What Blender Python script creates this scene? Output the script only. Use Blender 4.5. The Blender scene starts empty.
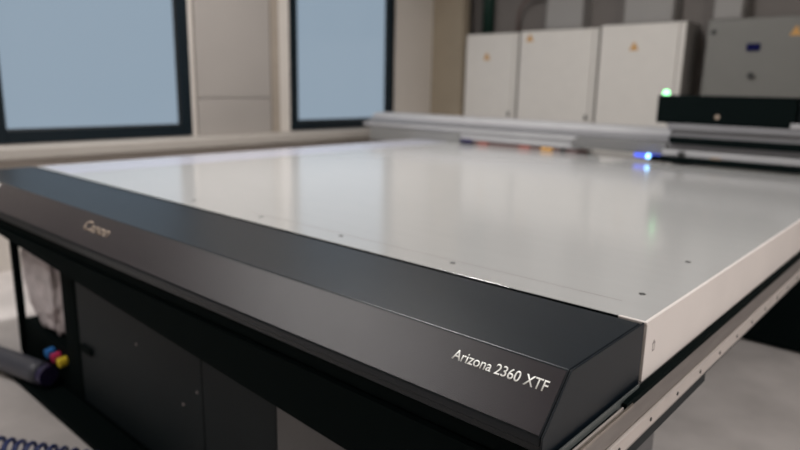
import bpy, bmesh, math, random
from mathutils import Vector, Matrix, noise
random.seed(7)
S = bpy.context.scene
COL = S.collection

# ------------------------------------------------------------------ materials
def mat(name, col, rough=.5, metal=0., spec=.5, var=0., vscale=8., bump=0., bscale=60., emit=None, estr=0., coat=0.,
        stretch=None, alpha=None, trans=0.):
    m = bpy.data.materials.new(name); m.use_nodes = True
    nt = m.node_tree; b = nt.nodes['Principled BSDF']
    b.inputs['Base Color'].default_value = (*col, 1)
    b.inputs['Roughness'].default_value = rough
    b.inputs['Metallic'].default_value = metal
    b.inputs['Specular IOR Level'].default_value = spec
    b.inputs['Coat Weight'].default_value = coat
    b.inputs['Transmission Weight'].default_value = trans
    if emit:
        b.inputs['Emission Color'].default_value = (*emit, 1)
        b.inputs['Emission Strength'].default_value = estr
    tc = nt.nodes.new('ShaderNodeTexCoord')
    mp = nt.nodes.new('ShaderNodeMapping'); nt.links.new(tc.outputs['Object'], mp.inputs['Vector'])
    if stretch: mp.inputs['Scale'].default_value = stretch
    if var > 0:
        n = nt.nodes.new('ShaderNodeTexNoise'); n.inputs['Scale'].default_value = vscale
        n.inputs['Detail'].default_value = 5
        nt.links.new(mp.outputs[0], n.inputs['Vector'])
        r = nt.nodes.new('ShaderNodeValToRGB')
        r.color_ramp.elements[0].position = .3; r.color_ramp.elements[1].position = .7
        r.color_ramp.elements[0].color = (*[c*(1-var) for c in col], 1)
        r.color_ramp.elements[1].color = (*[min(1, c*(1+var)) for c in col], 1)
        nt.links.new(n.outputs['Fac'], r.inputs['Fac'])
        nt.links.new(r.outputs['Color'], b.inputs['Base Color'])
    if bump > 0:
        n2 = nt.nodes.new('ShaderNodeTexNoise'); n2.inputs['Scale'].default_value = bscale
        nt.links.new(mp.outputs[0], n2.inputs['Vector'])
        bp = nt.nodes.new('ShaderNodeBump'); bp.inputs['Strength'].default_value = bump
        bp.inputs['Distance'].default_value = .002
        nt.links.new(n2.outputs['Fac'], bp.inputs['Height'])
        nt.links.new(bp.outputs['Normal'], b.inputs['Normal'])
    return m

M = dict(
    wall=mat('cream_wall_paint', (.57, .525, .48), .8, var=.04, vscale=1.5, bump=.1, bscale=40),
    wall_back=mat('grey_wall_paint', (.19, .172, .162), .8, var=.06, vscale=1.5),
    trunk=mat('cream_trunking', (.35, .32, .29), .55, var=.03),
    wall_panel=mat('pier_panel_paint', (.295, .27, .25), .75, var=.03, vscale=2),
    tray=mat('grey_cable_tray', (.135, .135, .135), .5),
    wall_dark=mat('unseen_dark_wall', (.10, .095, .09), .85, var=.04, vscale=2),
    strip=mat('brown_wall_strip', (.30, .255, .21), .7, var=.05),
    pillar=mat('tan_pillar', (.30, .25, .185), .8, var=.06, vscale=3),
    ceil=mat('ceiling_paint', (.55, .53, .50), .9),
    floor=mat('polished_concrete', (.50, .465, .45), .55, var=.16, vscale=3.2, bump=.05),
    frame=mat('blue_black_frame', (.005, .010, .014), .4, spec=.2),
    pane=mat('frosted_daylit_pane', (.02, .025, .03), .12, spec=.3, emit=(.258, .33, .405), estr=1.0),
    table=mat('white_table_lacquer', (.385, .385, .38), .135, spec=.7, var=.012, vscale=5, stretch=(1, 6, 1)),
    glare_band=mat('window_glare_white', (.38, .385, .44), .25),
    side=mat('white_side_lacquer', (.66, .61, .585), .42, var=.03, vscale=5, bump=.08, bscale=400),
    black=mat('black_powder_coat', (.0045, .008, .012), .34, spec=.26, var=.10, vscale=10, bump=.12, bscale=900),
    slant=mat('charcoal_powder_coat', (.017, .0125, .0165), .30, spec=.5, var=.12, vscale=7, bump=.2, bscale=700),
    deep=mat('matt_black', (.003, .0055, .0055), .7, spec=.02),
    body=mat('dark_grey_panel', (.009, .013, .015), .5, spec=.12, var=.1, vscale=3),
    door=mat('mid_grey_panel', (.10, .098, .10), .5, var=.06),
    flange=mat('anodised_flange', (.60, .545, .515), .40, metal=.5, var=.04, vscale=14),
    metal=mat('brushed_aluminium', (.36, .325, .31), .32, metal=.7, var=.08, vscale=14, stretch=(8, .5, 8)),
    polish=mat('polished_aluminium', (.8, .75, .70), .18, metal=1.),
    tube=mat('grey_plastic_tube', (.09, .10, .10), .3),
    beam=mat('light_grey_beam', (.33, .33, .34), .5, var=.03),
    beam2=mat('mid_grey_beam', (.175, .175, .185), .45, var=.03),
    beam3=mat('grey_beam_shroud', (.19, .19, .187), .5, var=.03),
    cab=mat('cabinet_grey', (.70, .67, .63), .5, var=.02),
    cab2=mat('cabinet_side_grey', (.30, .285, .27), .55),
    cabd=mat('switch_cabinet_shaded_grey', (.17, .168, .155), .5, var=.02),  # same grey as the other cabinets, darkened for the dimmer right end
    duct=mat('duct_grey', (.31, .30, .29), .6),
    dark=mat('dark_rubber', (.03, .03, .03), .6),
    green=mat('dark_green_paint', (.008, .035, .025), .5),
    pipe=mat('brown_pipe', (.13, .095, .085), .5),
    orange=mat('amber_sticker', (.58, .31, .08), .5),
    navy=mat('navy_display', (.005, .006, .06), .7, spec=.1),
    purple=mat('dark_purple_plastic', (.02, .015, .06), .4),
    red=mat('dull_red_plastic', (.33, .12, .10), .5),
    redline=mat('red_brown_hose', (.20, .13, .125), .5),
    yellow=mat('yellow_plastic', (.75, .55, .03), .4),
    cyan=mat('cyan_plastic', (.02, .17, .50), .4),
    magenta=mat('magenta_plastic', (.50, .02, .10), .4),
    bag=mat('clear_wrap_plastic', (.46, .41, .42), .28, spec=.7, var=.25, vscale=16, bump=.5, bscale=20),
    hose=mat('slate_hose', (.055, .058, .075), .45),
    coil=mat('blue_coil_plastic', (.02, .035, .14), .35),
    white=mat('white_print', (.95, .95, .92), .5),
    beige=mat('warm_metal_print', (.30, .24, .19), .5, spec=.2),
    mark=mat('grey_mark', (.25, .22, .22), .5),
    led_g=mat('green_status_led', (.1, .8, .2), .4, emit=(.30, 1., .42), estr=3.5),
    led_b=mat('blue_status_led', (.1, .2, 1.), .4, emit=(.01, .03, 1.), estr=.7),
    led_c=mat('white_blue_led', (.4, .7, 1.), .4, emit=(.22, .55, 1.), estr=5),
)

# ------------------------------------------------------------------ mesh helpers
class MB:
    def __init__(s): s.bm = bmesh.new()
    def box(s, x0, x1, y0, y1, z0, z1):
        v = [s.bm.verts.new((x, y, z)) for x in (x0, x1) for y in (y0, y1) for z in (z0, z1)]
        for f in ((0, 1, 3, 2), (4, 6, 7, 5), (0, 4, 5, 1), (2, 3, 7, 6), (0, 2, 6, 4), (1, 5, 7, 3)):
            s.bm.faces.new([v[i] for i in f])
        return s
    def prism(s, prof, a0, a1, axis):
        # prof: list of 2D points; extruded along axis 'x' (prof=(y,z)) or 'y' (prof=(x,z)) or 'z' (prof=(x,y))
        def P(p, a): return {'x': (a, p[0], p[1]), 'y': (p[0], a, p[1]), 'z': (p[0], p[1], a)}[axis]
        A = [s.bm.verts.new(P(p, a0)) for p in prof]; B = [s.bm.verts.new(P(p, a1)) for p in prof]
        n = len(prof)
        s.bm.faces.new(A); s.bm.faces.new(B[::-1])
        for i in range(n): s.bm.faces.new((A[i], B[i], B[(i+1) % n], A[(i+1) % n]))
        return s
    def cyl(s, c, axis, r, h, n=20, r2=None, dome=0):
        ax = Vector(axis).normalized(); t = ax.orthogonal().normalized(); u = ax.cross(t); c = Vector(c)
        r2 = r if r2 is None else r2
        rings = [(0, r), (h, r2)]
        if dome:
            rings += [(h+dome*math.sin(a), r2*math.cos(a)) for a in (.4, .8, 1.2)]
        R = [[s.bm.verts.new(c+ax*d+(t*math.cos(2*math.pi*i/n)+u*math.sin(2*math.pi*i/n))*rr) for i in range(n)] for d, rr in rings]
        s.bm.faces.new(R[0][::-1]); s.bm.faces.new(R[-1])
        for a, b in zip(R, R[1:]):
            for i in range(n): s.bm.faces.new((a[i], a[(i+1) % n], b[(i+1) % n], b[i]))
        return s
    def tube(s, pts, r, n=12):
        pts = [Vector(p) for p in pts]; prev = None; R = []
        up = Vector((0, 0, 1))
        t0 = None
        for i, p in enumerate(pts):
            d = (pts[min(i+1, len(pts)-1)]-pts[max(i-1, 0)]).normalized()
            if t0 is None: t0 = d.orthogonal().normalized()
            t0 = (t0-d*t0.dot(d)).normalized(); u = d.cross(t0)
            rr = r[i] if isinstance(r, (list, tuple)) else r
            R.append([s.bm.verts.new(p+(t0*math.cos(2*math.pi*k/n)+u*math.sin(2*math.pi*k/n))*rr) for k in range(n)])
        s.bm.faces.new(R[0][::-1]); s.bm.faces.new(R[-1])
        for a, b in zip(R, R[1:]):
            for k in range(n): s.bm.faces.new((a[k], a[(k+1) % n], b[(k+1) % n], b[k]))
        return s
    def build(s, name, m, parent=None, bevel=0, smooth=False, seg=2):
        bmesh.ops.recalc_face_normals(s.bm, faces=s.bm.faces)
        me = bpy.data.meshes.new(name); s.bm.to_mesh(me); s.bm.free()
        o = bpy.data.objects.new(name, me); COL.objects.link(o)
        me.materials.append(M[m] if isinstance(m, str) else m)
        if parent:
            o.parent = parent; w = Vector((0, 0, 0)); p = parent
            while p: w += p.location; p = p.parent
            o.location = -w
        if bevel:
            b = o.modifiers.new('bevel', 'BEVEL'); b.width = bevel; b.segments = seg; b.limit_method = 'ANGLE'
        if smooth or bevel:
            for f in me.polygons: f.use_smooth = True
            if bevel:
                w = o.modifiers.new('wn', 'WEIGHTED_NORMAL')
        return o

def tag(o, label=None, cat=None, group=None, kind=None):
    if label: o['label'] = label
    if cat: o['category'] = cat
    if group: o['group'] = group
    if kind: o['kind'] = kind
    return o
def empty(name, loc, label, cat, group=None):
    o = bpy.data.objects.new(name, None); COL.objects.link(o); o.location = loc; o.empty_display_size = .1
    return tag(o, label, cat, group)
def struct(o): o['kind'] = 'structure'; return o

# ------------------------------------------------------------------ the room
WX = -4.60            # window wall
BY = 5.40             # back wall
RX, FY, H = 3.6, -4.5, 3.6
struct(MB().box(WX-.3, RX+.2, FY-.2, BY+.3, -.1, 0).build('floor', 'floor'))
struct(MB().box(WX-.3, RX+.2, FY-.2, BY+.3, H, H+.1).build('ceiling', 'ceil'))
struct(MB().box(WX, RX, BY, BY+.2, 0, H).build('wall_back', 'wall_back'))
struct(MB().box(RX, RX+.2, FY, BY, 0, H).build('wall_right', 'wall'))
struct(MB().box(WX, RX, FY-.2, FY, 0, H).build('wall_front', 'wall'))
W = [(.20, 1.715), (2.785, 4.265)]   # window openings along Y
ZB, ZT = .905, 2.75
w = MB()
w.box(WX-.3, WX, -.7, BY, 0, ZB); w.box(WX-.3, WX, -.7, BY, ZT, H)
w.box(WX-.3, WX, -.7, W[0][0], ZB, ZT); w.box(WX-.3, WX, W[0][1], W[1][0], ZB, ZT); w.box(WX-.3, WX, W[1][1], BY, ZB, ZT)
struct(w.build('wall_left', 'wall'))
struct(MB().box(WX-.3, WX, FY, -.7, 0, H).build('wall_left', 'wall_dark'))  # unseen wall stretch, made dark to dim the reflection in the slanted face
# facing panel on the pier between the windows, with a horizontal joint
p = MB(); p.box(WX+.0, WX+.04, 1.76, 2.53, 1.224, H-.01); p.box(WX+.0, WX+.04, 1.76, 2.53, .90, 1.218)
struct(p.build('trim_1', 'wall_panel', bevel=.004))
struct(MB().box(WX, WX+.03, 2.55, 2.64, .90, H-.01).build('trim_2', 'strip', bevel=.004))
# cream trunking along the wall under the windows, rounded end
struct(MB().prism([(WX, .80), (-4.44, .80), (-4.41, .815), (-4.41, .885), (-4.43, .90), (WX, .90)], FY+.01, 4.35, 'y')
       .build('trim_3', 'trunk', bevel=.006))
struct(MB().box(WX, -4.155, 4.95, 5.08, 0, H).build('trim_4', 'pillar', bevel=.006))
for i, (y0, y1) in enumerate(W):
    t = .088
    f = MB(); x0, x1 = WX-.08, WX+.02
    f.box(x0, x1, y0, y0+t, ZB, ZT); f.box(x0, x1, y1-t, y1, ZB, ZT)
    f.box(x0, x1, y0+t, y1-t, ZB, ZB+t); f.box(x0, x1, y0+t, y1-t, ZT-t, ZT)
    root = struct(f.build('window_%d' % (i+1), 'frame', bevel=.004))
    g = MB(); a = .012
    g.box(WX-.06, WX-.03, y0+t, y0+t+a, ZB+t, ZT-t); g.box(WX-.06, WX-.03, y1-t-a, y1-t, ZB+t, ZT-t)
    g.box(WX-.06, WX-.03, y0+t+a, y1-t-a, ZB+t, ZB+t+a); g.box(WX-.06, WX-.03, y0+t+a, y1-t-a, ZT-t-a, ZT-t)
    g.build('window_gasket', 'dark', root)
    MB().box(WX-.055, WX-.045, y0+t+a, y1-t-a, ZB+t+a, ZT-t-a).build('pane', 'pane', root)
    if i == 1:
        MB().box(WX+.02, WX+.045, y0+.035, y0+.065, 1.62, 1.78).build('window_handle', 'frame', root, bevel=.006)

# ------------------------------------------------------------------ electrical cabinets
def warning_sticker(x, y, z, parent, s=.046):
    # amber triangle with a dark bolt, facing -Y
    a = MB().prism([(x-s, z-s*.8), (x+s, z-s*.8), (x, z+s)], y-.002, y, 'y').build('warning_sticker', 'orange', parent)
    return a
def cabinet(x0, x1, ztop, label, stx=None, stz=None, seam=True, matname='cab', yf=5.0, group=None):
    c = empty('electrical_cabinet', ((x0+x1)/2, (yf+BY)/2, 0), label, 'cabinet', 'electrical cabinets along the back wall')
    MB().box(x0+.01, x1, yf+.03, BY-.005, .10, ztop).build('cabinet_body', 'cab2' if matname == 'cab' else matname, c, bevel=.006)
    MB().box(x0+.03, x1-.03, yf+.06, BY-.005, 0, .10).build('plinth', 'dark', c)
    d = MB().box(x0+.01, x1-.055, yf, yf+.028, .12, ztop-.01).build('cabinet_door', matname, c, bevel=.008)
    MB().box(x1-.05, x1, yf+.004, yf+.03, .12, ztop-.01).build('door_frame_strip', matname, c, bevel=.004)
    for zz in (.55, 1.08):
        MB().box(x1-.085, x1-.06, yf-.012, yf, zz-.03, zz+.02).build('door_latch', 'dark', d, bevel=.003)
    if stx is not None: warning_sticker(stx, yf, stz, d)
    return c, d
cabinet(-4.14, -3.44, 1.955, 'narrow light grey electrical cabinet beside the tan pillar, leftmost of the row', -3.837, 1.70)
cabinet(-3.42, -2.515, 1.965, 'wide light grey electrical cabinet with a warning sticker at its upper left corner', -3.293, 1.885)
cabinet(-2.50, -1.68, 1.985, 'wide light grey electrical cabinet with warning sticker near top centre, directly behind the carriage end', -2.146, 1.77)
c4, d4 = cabinet(-1.50, -.25, 1.985, 'grey switch cabinet, painted darker for shade, with small blue display and round knob, rightmost of the row', -.80, 1.86, matname='cabd')
MB().box(-1.155, -1.05, 4.985, 5.0, 1.705, 1.768).build('display', 'navy', d4, bevel=.003)
MB().cyl((-1.093, 5.0, 1.50), (0, -1, 0), .026, .03).build('rotary_knob', 'dark', d4, smooth=False)
MB().cyl((-1.437, 5.0, 1.873), (0, -1, 0), .022, .012).build('lock', 'dark', d4)
# ducts and pipes that rise from the cabinet tops
def duct(x0, x1, zb, label, y0=5.2):
    o = MB().box(x0, x1, y0, BY-.004, zb, 3.2).build('cable_duct', 'duct', bevel=.006)
    c = MB(); c.box(x0+.01, x1-.01, y0-.008, y0-.0005, zb+.02, 3.19)
    tag(o, label, 'cable duct', 'cable ducts above the cabinets')
    c.build('duct_cover', 'duct', o, bevel=.003)
duct(-3.23, -2.80, 1.968, 'light grey cable duct rising above the second cabinet from the pillar')
duct(-2.36, -1.88, 1.988, 'light grey cable duct rising above the third cabinet, wider one between two dark gaps')
duct(-1.52, -1.28, 1.988, 'narrow light grey cable duct above the left corner of the shaded switch cabinet')
o = MB().cyl((-4.06, 5.32, 1.958), (0, 0, 1), .07, 1.2).build('vertical_pipe', 'green', smooth=True)
tag(o, 'dark green vertical pipe above the leftmost cabinet', 'pipe')
pts = [(-3.62, 5.26, 1.95), (-3.62, 5.26, 2.13)]
for k in range(1, 9):
    a = k/8*math.pi/2; pts.append((-3.62+.22*(1-math.cos(a)), 5.26, 2.13+.22*math.sin(a)))
pts.append((-3.24, 5.26, 2.35))
o = MB().tube(pts, .019).build('bent_conduit', 'pipe', smooth=True)
tag(o, 'brown curved conduit bending over the two left cabinets', 'pipe')

# ------------------------------------------------------------------ the printer
P = empty('flatbed_printer', (-1.6, 1.5, 0), 'large black and white flatbed printer with a glossy white table filling the room', 'printer')
TL = -3.23; TE = 3.42; ZTOP = .90
top = MB()
top.box(TL, 0, .0, TE, .86, ZTOP)
table = top.build('table_top', 'table', P, bevel=.0025)
MB().box(TL+.01, TL+.38, .02, TE-.02, ZTOP, ZTOP+.0012).build('window_glare_strip', 'glare_band', table)['label'] = 'painted band of window light along the far left edge'  # bright strip standing in for grazing window light on the table
MB().box(-1.5, -.09, .0935, .0945, ZTOP, ZTOP+.0004).build('joint_line', 'mark', table)
for (x, y) in [(-.538, .072), (-.965, .071), (-1.364, .066), (-1.80, .07), (-.076, .173), (-.096, .541),]:
    s = MB().cyl((x, y, ZTOP-.0002), (0, 0, 1), .0075, .0012, 20).build('screw_hole', 'dark', table)
MB().box(TL+.005, -.057, -.004, -.0006, .79, ZTOP-.0005).build('gap_shade_strip', 'deep', P)  # black strip painting the shade in the gap behind the front cover
# white side panel with the small folded lip at the corner
sp = MB()
sp.box(-.004, .004, .0, TE, .771, ZTOP+.0003)
sp.box(-.056, .004, -.0045, .004, ZTOP-.006, ZTOP+.0006)
side = sp.build('side_panel', 'side', P, bevel=.0018, seg=3)
m = MB(); m.prism([(.037, .842), (.046, .851), (.055, .842)], .004, .0045, 'x')
m.box(.004, .0045, .040, .0425, .826, .842); m.box(.004, .0045, .0495, .052, .826, .842); m.box(.004, .0045, .0425, .0495, .826, .8285)
m.build('side_symbol', 'mark', side)
MB().box(TL-.004, TL+.012, 0, TE, .765, ZTOP+.001).build('side_panel', 'side', P, bevel=.0035)

# black front cover: flat top, slanted face, lip
def prof(i=0.):
    return [(-.015, .900-i), (-.313, .900-i), (-.397+i, .812), (-.397+i, .795), (-.385, .792), (-.385, .775), (-.015, .775)]
EX = -.004
cover = MB().prism(prof(), TL, EX-.0012, 'x').build('front_cover', 'black', P, bevel=.003, seg=3)
# slanted face plate, very slightly proud, charcoal
def slantpt(s, off=0.):   # s along slope from crease; returns (y,z)
    L = .12165; t = s/L
    y = -.313-.084*t; z = .900-.088*t
    return (y-off*.7234, z+off*.6905)
a0, a1 = slantpt(.004), slantpt(.119)
b0, b1 = slantpt(.004, .0012), slantpt(.119, .0012)
sl = MB().prism([a0, b0, b1, a1], TL+.003, EX-.004, 'x').build('slanted_face', 'slant', P)
sl['label'] = 'slanted charcoal face carrying the lettering'
MB().prism([(-.006, .900), (-.313, .900), (-.397, .812), (-.397, .795), (-.385, .70), (-.006, .70)], EX, 0.0, 'x').build('end_cap', 'black', P, bevel=.0015, seg=3)
MB().prism([(-.009, .900), (-.313, .900), (-.397, .812), (-.397, .795), (-.385, .70), (-.012, .70)], TL-.011, TL-.001, 'x').build('end_cap', 'black', P, bevel=.0015, seg=3)
# apron below the lip: its lower edge rises to the left
def slab(x0, x1, y0, y1, zt, zl, zr, name, m, bev=.003):
    b = MB().bm
    mb = MB(); mb.bm.free(); mb.bm = b
    V = [b.verts.new(q) for q in ((x0, y0, zl), (x1, y0, zr), (x1, y0, zt), (x0, y0, zt), (x0, y1, zl), (x1, y1, zr), (x1, y1, zt), (x0, y1, zt))]
    for f in ((0, 1, 2, 3), (5, 4, 7, 6), (4, 0, 3, 7), (1, 5, 6, 2), (3, 2, 6, 7), (4, 5, 1, 0)): b.faces.new([V[i] for i in f])
    return mb.build(name, m, P, bevel=bev)
MB().box(TL+.01, EX-.002, -.374, -.30, .738, .775).build('upper_rail', 'deep', P, bevel=.002)
slab(TL+.01, EX-.002, -.386, -.30, .734, .735, .570, 'apron', 'deep', .002)

# slanted-face writing
def text_mesh(body, name, m, x0, x1, s_base, cap, parent, off=.0016, shear=0., bold=0., reflw=None):
    cu = bpy.data.curves.new(name, 'FONT'); cu.body = body; cu.extrude = 0; cu.shear = shear; cu.offset = bold
    o = bpy.data.objects.new(name, cu); COL.objects.link(o)
    bpy.context.view_layer.update()
    dg = bpy.context.evaluated_depsgraph_get()
    me = bpy.data.meshes.new_from_object(o.evaluated_get(dg), depsgraph=dg)
    bpy.data.objects.remove(o)
    xs = [v.co.x for v in me.vertices]; ys = [v.co.y for v in me.vertices]
    sx = (x1-x0)/(max(xs)-min(xs)); sy = cap/(max(ys)-min(0, 0))
    mx = min(xs)
    bm = bmesh.new(); bm.from_mesh(me)
    for v in bm.verts:
        X = x0+(v.co.x-mx)*sx; y, z = slantpt(s_base-v.co.y*sy, off); v.co = (X, y, z)
    r = bmesh.ops.extrude_face_region(bm, geom=bm.faces[:])
    for g in r['geom']:
        if isinstance(g, bmesh.types.BMVert): g.co += Vector((0, -.7234, .6905))*.0004
    mb = MB(); mb.bm.free(); mb.bm = bm
    return mb.build(name, m, parent)
for wd_, xa, xb in (('Arizona', -.2200, -.1358), ('2360', -.1285, -.0785), ('XTF', -.0700, -.0262)):
    t = text_mesh(wd_, 'lettering', 'white', xa, xb, .0495, .0196, sl, bold=.008)
    t['label'] = 'white lettering '+wd_
t = text_mesh('Canon', 'lettering', 'beige', -1.800, -1.612, .065, .035, sl, bold=.02)
t['label'] = 'warm metallic lettering Canon'
q0, q1, r0, r1 = slantpt(.008, .0012), slantpt(.04, .0012), slantpt(.008, .002), slantpt(.04, .002)
MB().prism([q0, r0, r1, q1], -2.86, -2.735, 'x').build('sticker', 'white', sl)['label'] = 'small white sticker at the far left end'

# right side rail
Y0 = -.75
MB().prism([(.004, .69), (.036, .69), (.036, .738), (.020, .757), (.004, .757)], Y0, TE+.3, 'y').build('side_rail', 'metal', P, bevel=.002)
rail = MB().prism([(.0365, .706), (.043, .706), (.043, .735), (.040, .737), (.0365, .737)], Y0, TE+.3, 'y').build('rail_flange', 'flange', P, bevel=.001)
MB().prism([(.0045, -.02), (.0105, -.11), (.0195, -.11), (.0195, TE+.3), (.0045, TE+.3)], .757, .7695, 'z').build('dark_gap_strip', 'deep', P)  # black strip stands in for the shaded gap below the side panel
MB().box(.0045, .0085, Y0, -.021, .757, .776).build('front_rail_edge', 'tube', P, bevel=.0015)
MB().box(.0087, .0125, Y0, -.13, .757, .762).build('dark_gap_strip', 'deep', P)
MB().box(.0130, .0165, Y0, -.115, .7572, .7645).build('polished_strip', 'flange', P, bevel=.001)
MB().prism([(.0172, .757), (.0205, .764), (.0235, .7625), (.0225, .7545)], Y0, -.085, 'y').build('polished_strip', 'polish', P)
MB().box(-.02, .035, -.60, .34, .665, .7055).build('lower_beam', 'body', P, bevel=.002)
MB().box(-.02, .033, .342, TE+.3, .682, .7055).build('lower_beam', 'body', P, bevel=.002)
y = -.49
while y < 3.3:
    MB().cyl((.0428, y, .720), (1, 0, 0), .0042, .0016, 14).build('screw', 'dark', rail); y += .15

# front body under the apron
BYF = -.25
b = MB(); b.box(-2.20, -1.262, BYF, .40, .03, .86)
b.build('body_panel', 'body', P, bevel=.003)
MB().box(-1.258, -.882, BYF, .40, .03, .86).build('body_panel', 'body', P, bevel=.003)
MB().box(-.878, -.10, BYF-.002, .44, .03, .86).build('body_panel', 'door', P, bevel=.003)['label'] = 'lighter grey panel under the right end'
MB().box(-2.36, -2.202, BYF-.004, .40, .03, .86).build('body_post', 'deep', P, bevel=.02)
MB().box(-2.925, -2.885, BYF-.01, BYF+.02, .03, .86).build('body_post', 'deep', P, bevel=.004)
MB().box(-2.884, -2.362, -.06, .40, .03, .86).build('bay_back_panel', 'body', P)
MB().box(-2.884, -2.362, -.245, -.062, .03, .21).build('bay_shelf', 'deep', P)
MB().box(-2.93, -.10, -.375, BYF-.012, .0, .028).build('floor_plate', 'deep', P, bevel=.003)
MB().box(-2.93, -.10, BYF, .40, .0, .0299).build('plinth', 'deep', P)
MB().box(-2.175, -2.075, BYF-.012, BYF-.0005, .262, .295).build('latch', 'deep', P, bevel=.006)
for (x, z) in [(-1.26, .385), (-1.35, .31), (-1.66, .43), (-1.30, .36)][:3]:
    MB().cyl((x-.03, BYF, z), (0, -1, 0), .005, .003, 14).build('panel_screw', 'mark', P)
for (n, x, z, m) in (('cyan', -2.525, .15, 'cyan'), ('magenta', -2.455, .15, 'magenta'), ('yellow', -2.385, .15, 'yellow')):
    q = MB().cyl((x, BYF+.01, z), (0, -1, -.15), .022, .04, 18).build('ink_connector', m, P, bevel=.004)
    q['label'] = n+' ink connector'
# legs and rear support under the table
MB().box(-.85, -.02, 2.56, 3.36, .012, .86).build('rear_support', 'deep', P, bevel=.01)
MB().cyl((-.17, 2.70, 0), (0, 0, 1), .07, .045, 24, r2=.05).build('levelling_foot', 'deep', P)
MB().cyl((-.70, 2.70, 0), (0, 0, 1), .07, .045, 24, r2=.05).build('levelling_foot', 'deep', P)
MB().box(-3.15, -2.4, 2.62, 3.3, 0, .86).build('rear_support', 'deep', P, bevel=.01)
MB().box(-.02, .35, 2.75, 3.36, .15, .64).build('drive_housing', 'deep', P, bevel=.015)
MB().box(-.30, .04, 2.60, 2.615, .13, .14).build('trim_bar', 'body', P)

# gantry across the far end
GX0 = -3.86; GX1 = .55
gantry = MB().prism([(3.44, 1.105), (3.24, 1.108), (3.20, 1.098), (3.12, 1.035), (3.12, .99), (3.44, .99)], GX0, GX1, 'x').build('gantry_beam', 'beam', P, bevel=.008)
MB().prism([(3.215, 1.088), (3.205, 1.094), (3.10, 1.030), (3.115, 1.028)], GX0+.01, GX1-.01, 'x').build('beam_face', 'beam2', gantry)
MB().box(GX0+.02, GX1, 3.03, 3.119, .992, 1.022).build('beam_lip', 'beam', gantry, bevel=.006)
MB().box(GX0+.10, -2.725, 3.036, 3.38, .86, .991).build('left_housing', 'beam3', gantry, bevel=.01)
MB().prism([(-1.66, 1.028), (-1.72, .995), (-1.70, .950), (-1.04, .950), (-1.04, 1.028)], 2.99, 3.029, 'y').build('cable_tray', 'tray', gantry, bevel=.006)
MB().box(-2.72, -1.66, 3.04, 3.38, .936, .991).build('lower_panel', 'beam', gantry, bevel=.004)
MB().prism([(-1.68, 1.0), (-1.46, .955), (-1.46, .945), (-.1, .945), (-.1, 1.0)], 3.02, 3.38, 'y').build('right_housing', 'beam3', gantry, bevel=.006)
MB().box(-2.60, -1.62, 3.06, 3.10, .903, .935).build('lower_panel', 'redline', gantry)['label'] = 'dull reddish strip under the beam'
for x, m, n in ((-2.50, 'red', 'clip'), (-2.12, 'red', 'clip'), (-1.93, 'orange', 'clip'), (-1.80, 'dark', 'clip')):
    MB().box(x-.05 if m != 'dark' else x-.02, x+.05 if m != 'dark' else x+.02, 3.045, 3.059, .904, .928).build(n, m, gantry, bevel=.004)
MB().box(-2.72, -2.60, 3.03, 3.12, .904, .945).build('clamp', 'purple', gantry, bevel=.012)
# beam brackets down to the rear supports
MB().box(GX0+.1, TL-.02, 3.1, 3.4, 0, .86).build('gantry_leg', 'beam3', gantry, bevel=.01)

# print carriage at the right end of the gantry
car = MB().prism([(-1.13, 1.155), (-1.13, 1.33), (-.38, 1.33), (-.355, 1.32), (-.345, 1.29), (-.345, 1.155)], 3.00, 3.42, 'y').build('print_carriage', 'deep', P, bevel=.008)
MB().box(-1.05, .50, 3.00, 3.45, 1.115, 1.154).build('carriage_plate', 'beam2', car, bevel=.004)
MB().box(-.34, .45, 3.02, 3.42, 1.156, 1.30).build('carriage_housing', 'body', car, bevel=.012)
MB().box(-.365, -.10, 2.995, 3.015, 1.157, 1.185).build('carriage_trim', 'beam', car, bevel=.003)
MB().box(-1.03, .5, 2.985, 3.02, 1.027, 1.072).build('carriage_rail', 'deep', car, bevel=.006)
MB().box(-1.03, .5, 3.02, 3.05, .99, 1.115).build('carriage_backplate', 'beam2', car)
MB().box(-1.12, .5, 2.93, 3.03, .912, .948).build('lower_shroud', 'deep', car, bevel=.008)
MB().box(-1.06, .5, 2.97, 3.05, .950, .988).build('shroud_cover', 'beam', car, bevel=.004)
MB().box(-.955, -.915, 2.955, 2.969, .950, .985).build('small_knob', 'dark', car, bevel=.004)
MB().box(-.76, -.70, 2.955, 2.969, .950, .962).build('small_clip', 'beige', car, bevel=.002)
MB().cyl((-.76, 3.0, 1.205), (0, -1, 0), .014, .003).build('warning_label', 'beige', car)
s = MB().cyl((-1.09, 3.03, 1.33), (0, 0, 1), .02, .018, 20, dome=.014).build('status_light', 'led_g', car, smooth=True); s['label'] = 'glowing green status light'
s = MB().cyl((-1.135, 2.96, .938), (0, -1, 0), .015, .012, 20, dome=.006).build('status_light', 'led_c', car); s['label'] = 'glowing blue-white status light'
s = MB().box(-1.235, -1.065, 2.961, 2.985, .926, .950).build('status_light_housing', 'led_b', car, bevel=.005); s['label'] = 'glowing blue light housing'

# ------------------------------------------------------------------ loose things at the lower left
bm = bmesh.new(); bmesh.ops.create_icosphere(bm, subdivisions=5, radius=1)
for v in bm.verts:
    n = v.co.copy()
    k = 1+.16*noise.noise(n*2.2)+.10*noise.noise(n*5)+.04*noise.noise(n*11)
    c = Vector((math.copysign(abs(n.x)**.6, n.x), math.copysign(abs(n.y)**.7, n.y), math.copysign(abs(n.z)**.62, n.z)))
    zz = c.z*k
    tap = 1-.28*max(0, -zz) - .12*max(0, zz)
    v.co = (-2.655-.05*min(0, zz)+c.x*k*.24*tap, -.175+c.y*k*.075, max(.211, .44+zz*.22))
mb = MB(); mb.bm.free(); mb.bm = bm
tag(mb.build('plastic_bag', 'bag', smooth=True), 'crumpled clear plastic bag in the open bay of the printer body', 'bag')

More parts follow.
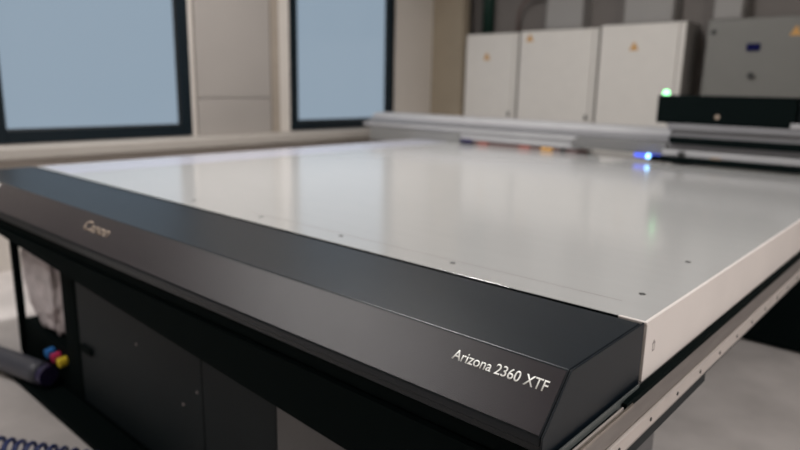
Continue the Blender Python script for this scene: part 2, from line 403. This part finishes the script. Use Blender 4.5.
hp = []
for i in range(25):
    t = i/24; hp.append((-3.75+1.29*t, -.66+.345*t**.8, .052+.030*min(1, max(0, (t-.5)/.2))))
hose = MB().tube(hp, .050, 20).build('hose', 'hose', smooth=True)
tag(hose, 'thick slate-grey hose lying on the floor beside the left end of the printer', 'hose')
MB().cyl(hp[-1], (Vector(hp[-1])-Vector(hp[-2])), .044, .035, 20).build('hose_end', 'purple', hose)['label'] = 'dark blue hose end'
cp = []; n = 21*14; ax = Vector((.87, .49, 0)).normalized(); up = Vector((0, 0, 1)); sd = ax.cross(up)
for i in range(n+1):
    t = i/14; a = 2*math.pi*t
    cp.append(Vector((-2.48, -.885, .045))+ax*(t*.044)+(up*math.cos(a)+sd*math.sin(a))*.036)
tag(MB().tube(cp, .0075, 8).build('coiled_cable', 'coil', smooth=True), 'blue spiral coiled cable lying on the floor at the lower left', 'cable')

# ------------------------------------------------------------------ light
def area(name, loc, rot, sx, sy, power, col):
    l = bpy.data.lights.new(name, 'AREA'); l.shape = 'RECTANGLE'; l.size = sx; l.size_y = sy; l.energy = power; l.color = col
    o = bpy.data.objects.new(name, l); COL.objects.link(o); o.location = loc; o.rotation_euler = rot
    return o
warm = (1, .975, .955)
area('ceiling_lamp', (-3.35, -2.1, H-.05), (0, 0, 0), 1.3, 1.3, 66, warm)
area('ceiling_lamp', (-2.3, 1.25, H-.05), (0, 0, 0), .3, 1.8, 135, warm)
area('ceiling_lamp', (2.4, .2, H-.05), (0, 0, 0), .3, 1.8, 120, warm)
wd = bpy.data.worlds.new('world'); S.world = wd; wd.use_nodes = True
wd.node_tree.nodes['Background'].inputs[0].default_value = (.55, .65, .75, 1)
wd.node_tree.nodes['Background'].inputs[1].default_value = .3

# ------------------------------------------------------------------ camera
fpx = 640.
def ray(px, py): return Vector((px-400, -(py-225), -fpx)).normalized()
U = ray(-330, 72); V = ray(981, 98); N = V.cross(U).normalized()
if N.y < 0: N = -N
m_ = (U+V).normalized(); d_ = (U-V); d_ = (d_-m_*d_.dot(m_)).normalized()
U = (m_+d_)/2**.5; V = (m_-d_)/2**.5
Rm = Matrix((-U, V, N))
cam = bpy.data.cameras.new('camera'); co = bpy.data.objects.new('camera', cam); COL.objects.link(co)
cam.sensor_width = 36; cam.lens = fpx/800*36; cam.clip_start = .02
co.matrix_world = Matrix.Translation((.4336, -1.2333, 1.35)) @ Rm.to_4x4()
cam.dof.use_dof = True; cam.dof.focus_distance = 1.12; cam.dof.aperture_fstop = 2.2
S.camera = co
S.view_settings.view_transform = 'Standard'; S.view_settings.look = 'None'
S.view_settings.exposure = 0; S.view_settings.gamma = 1; S.view_settings.use_curve_mapping = False
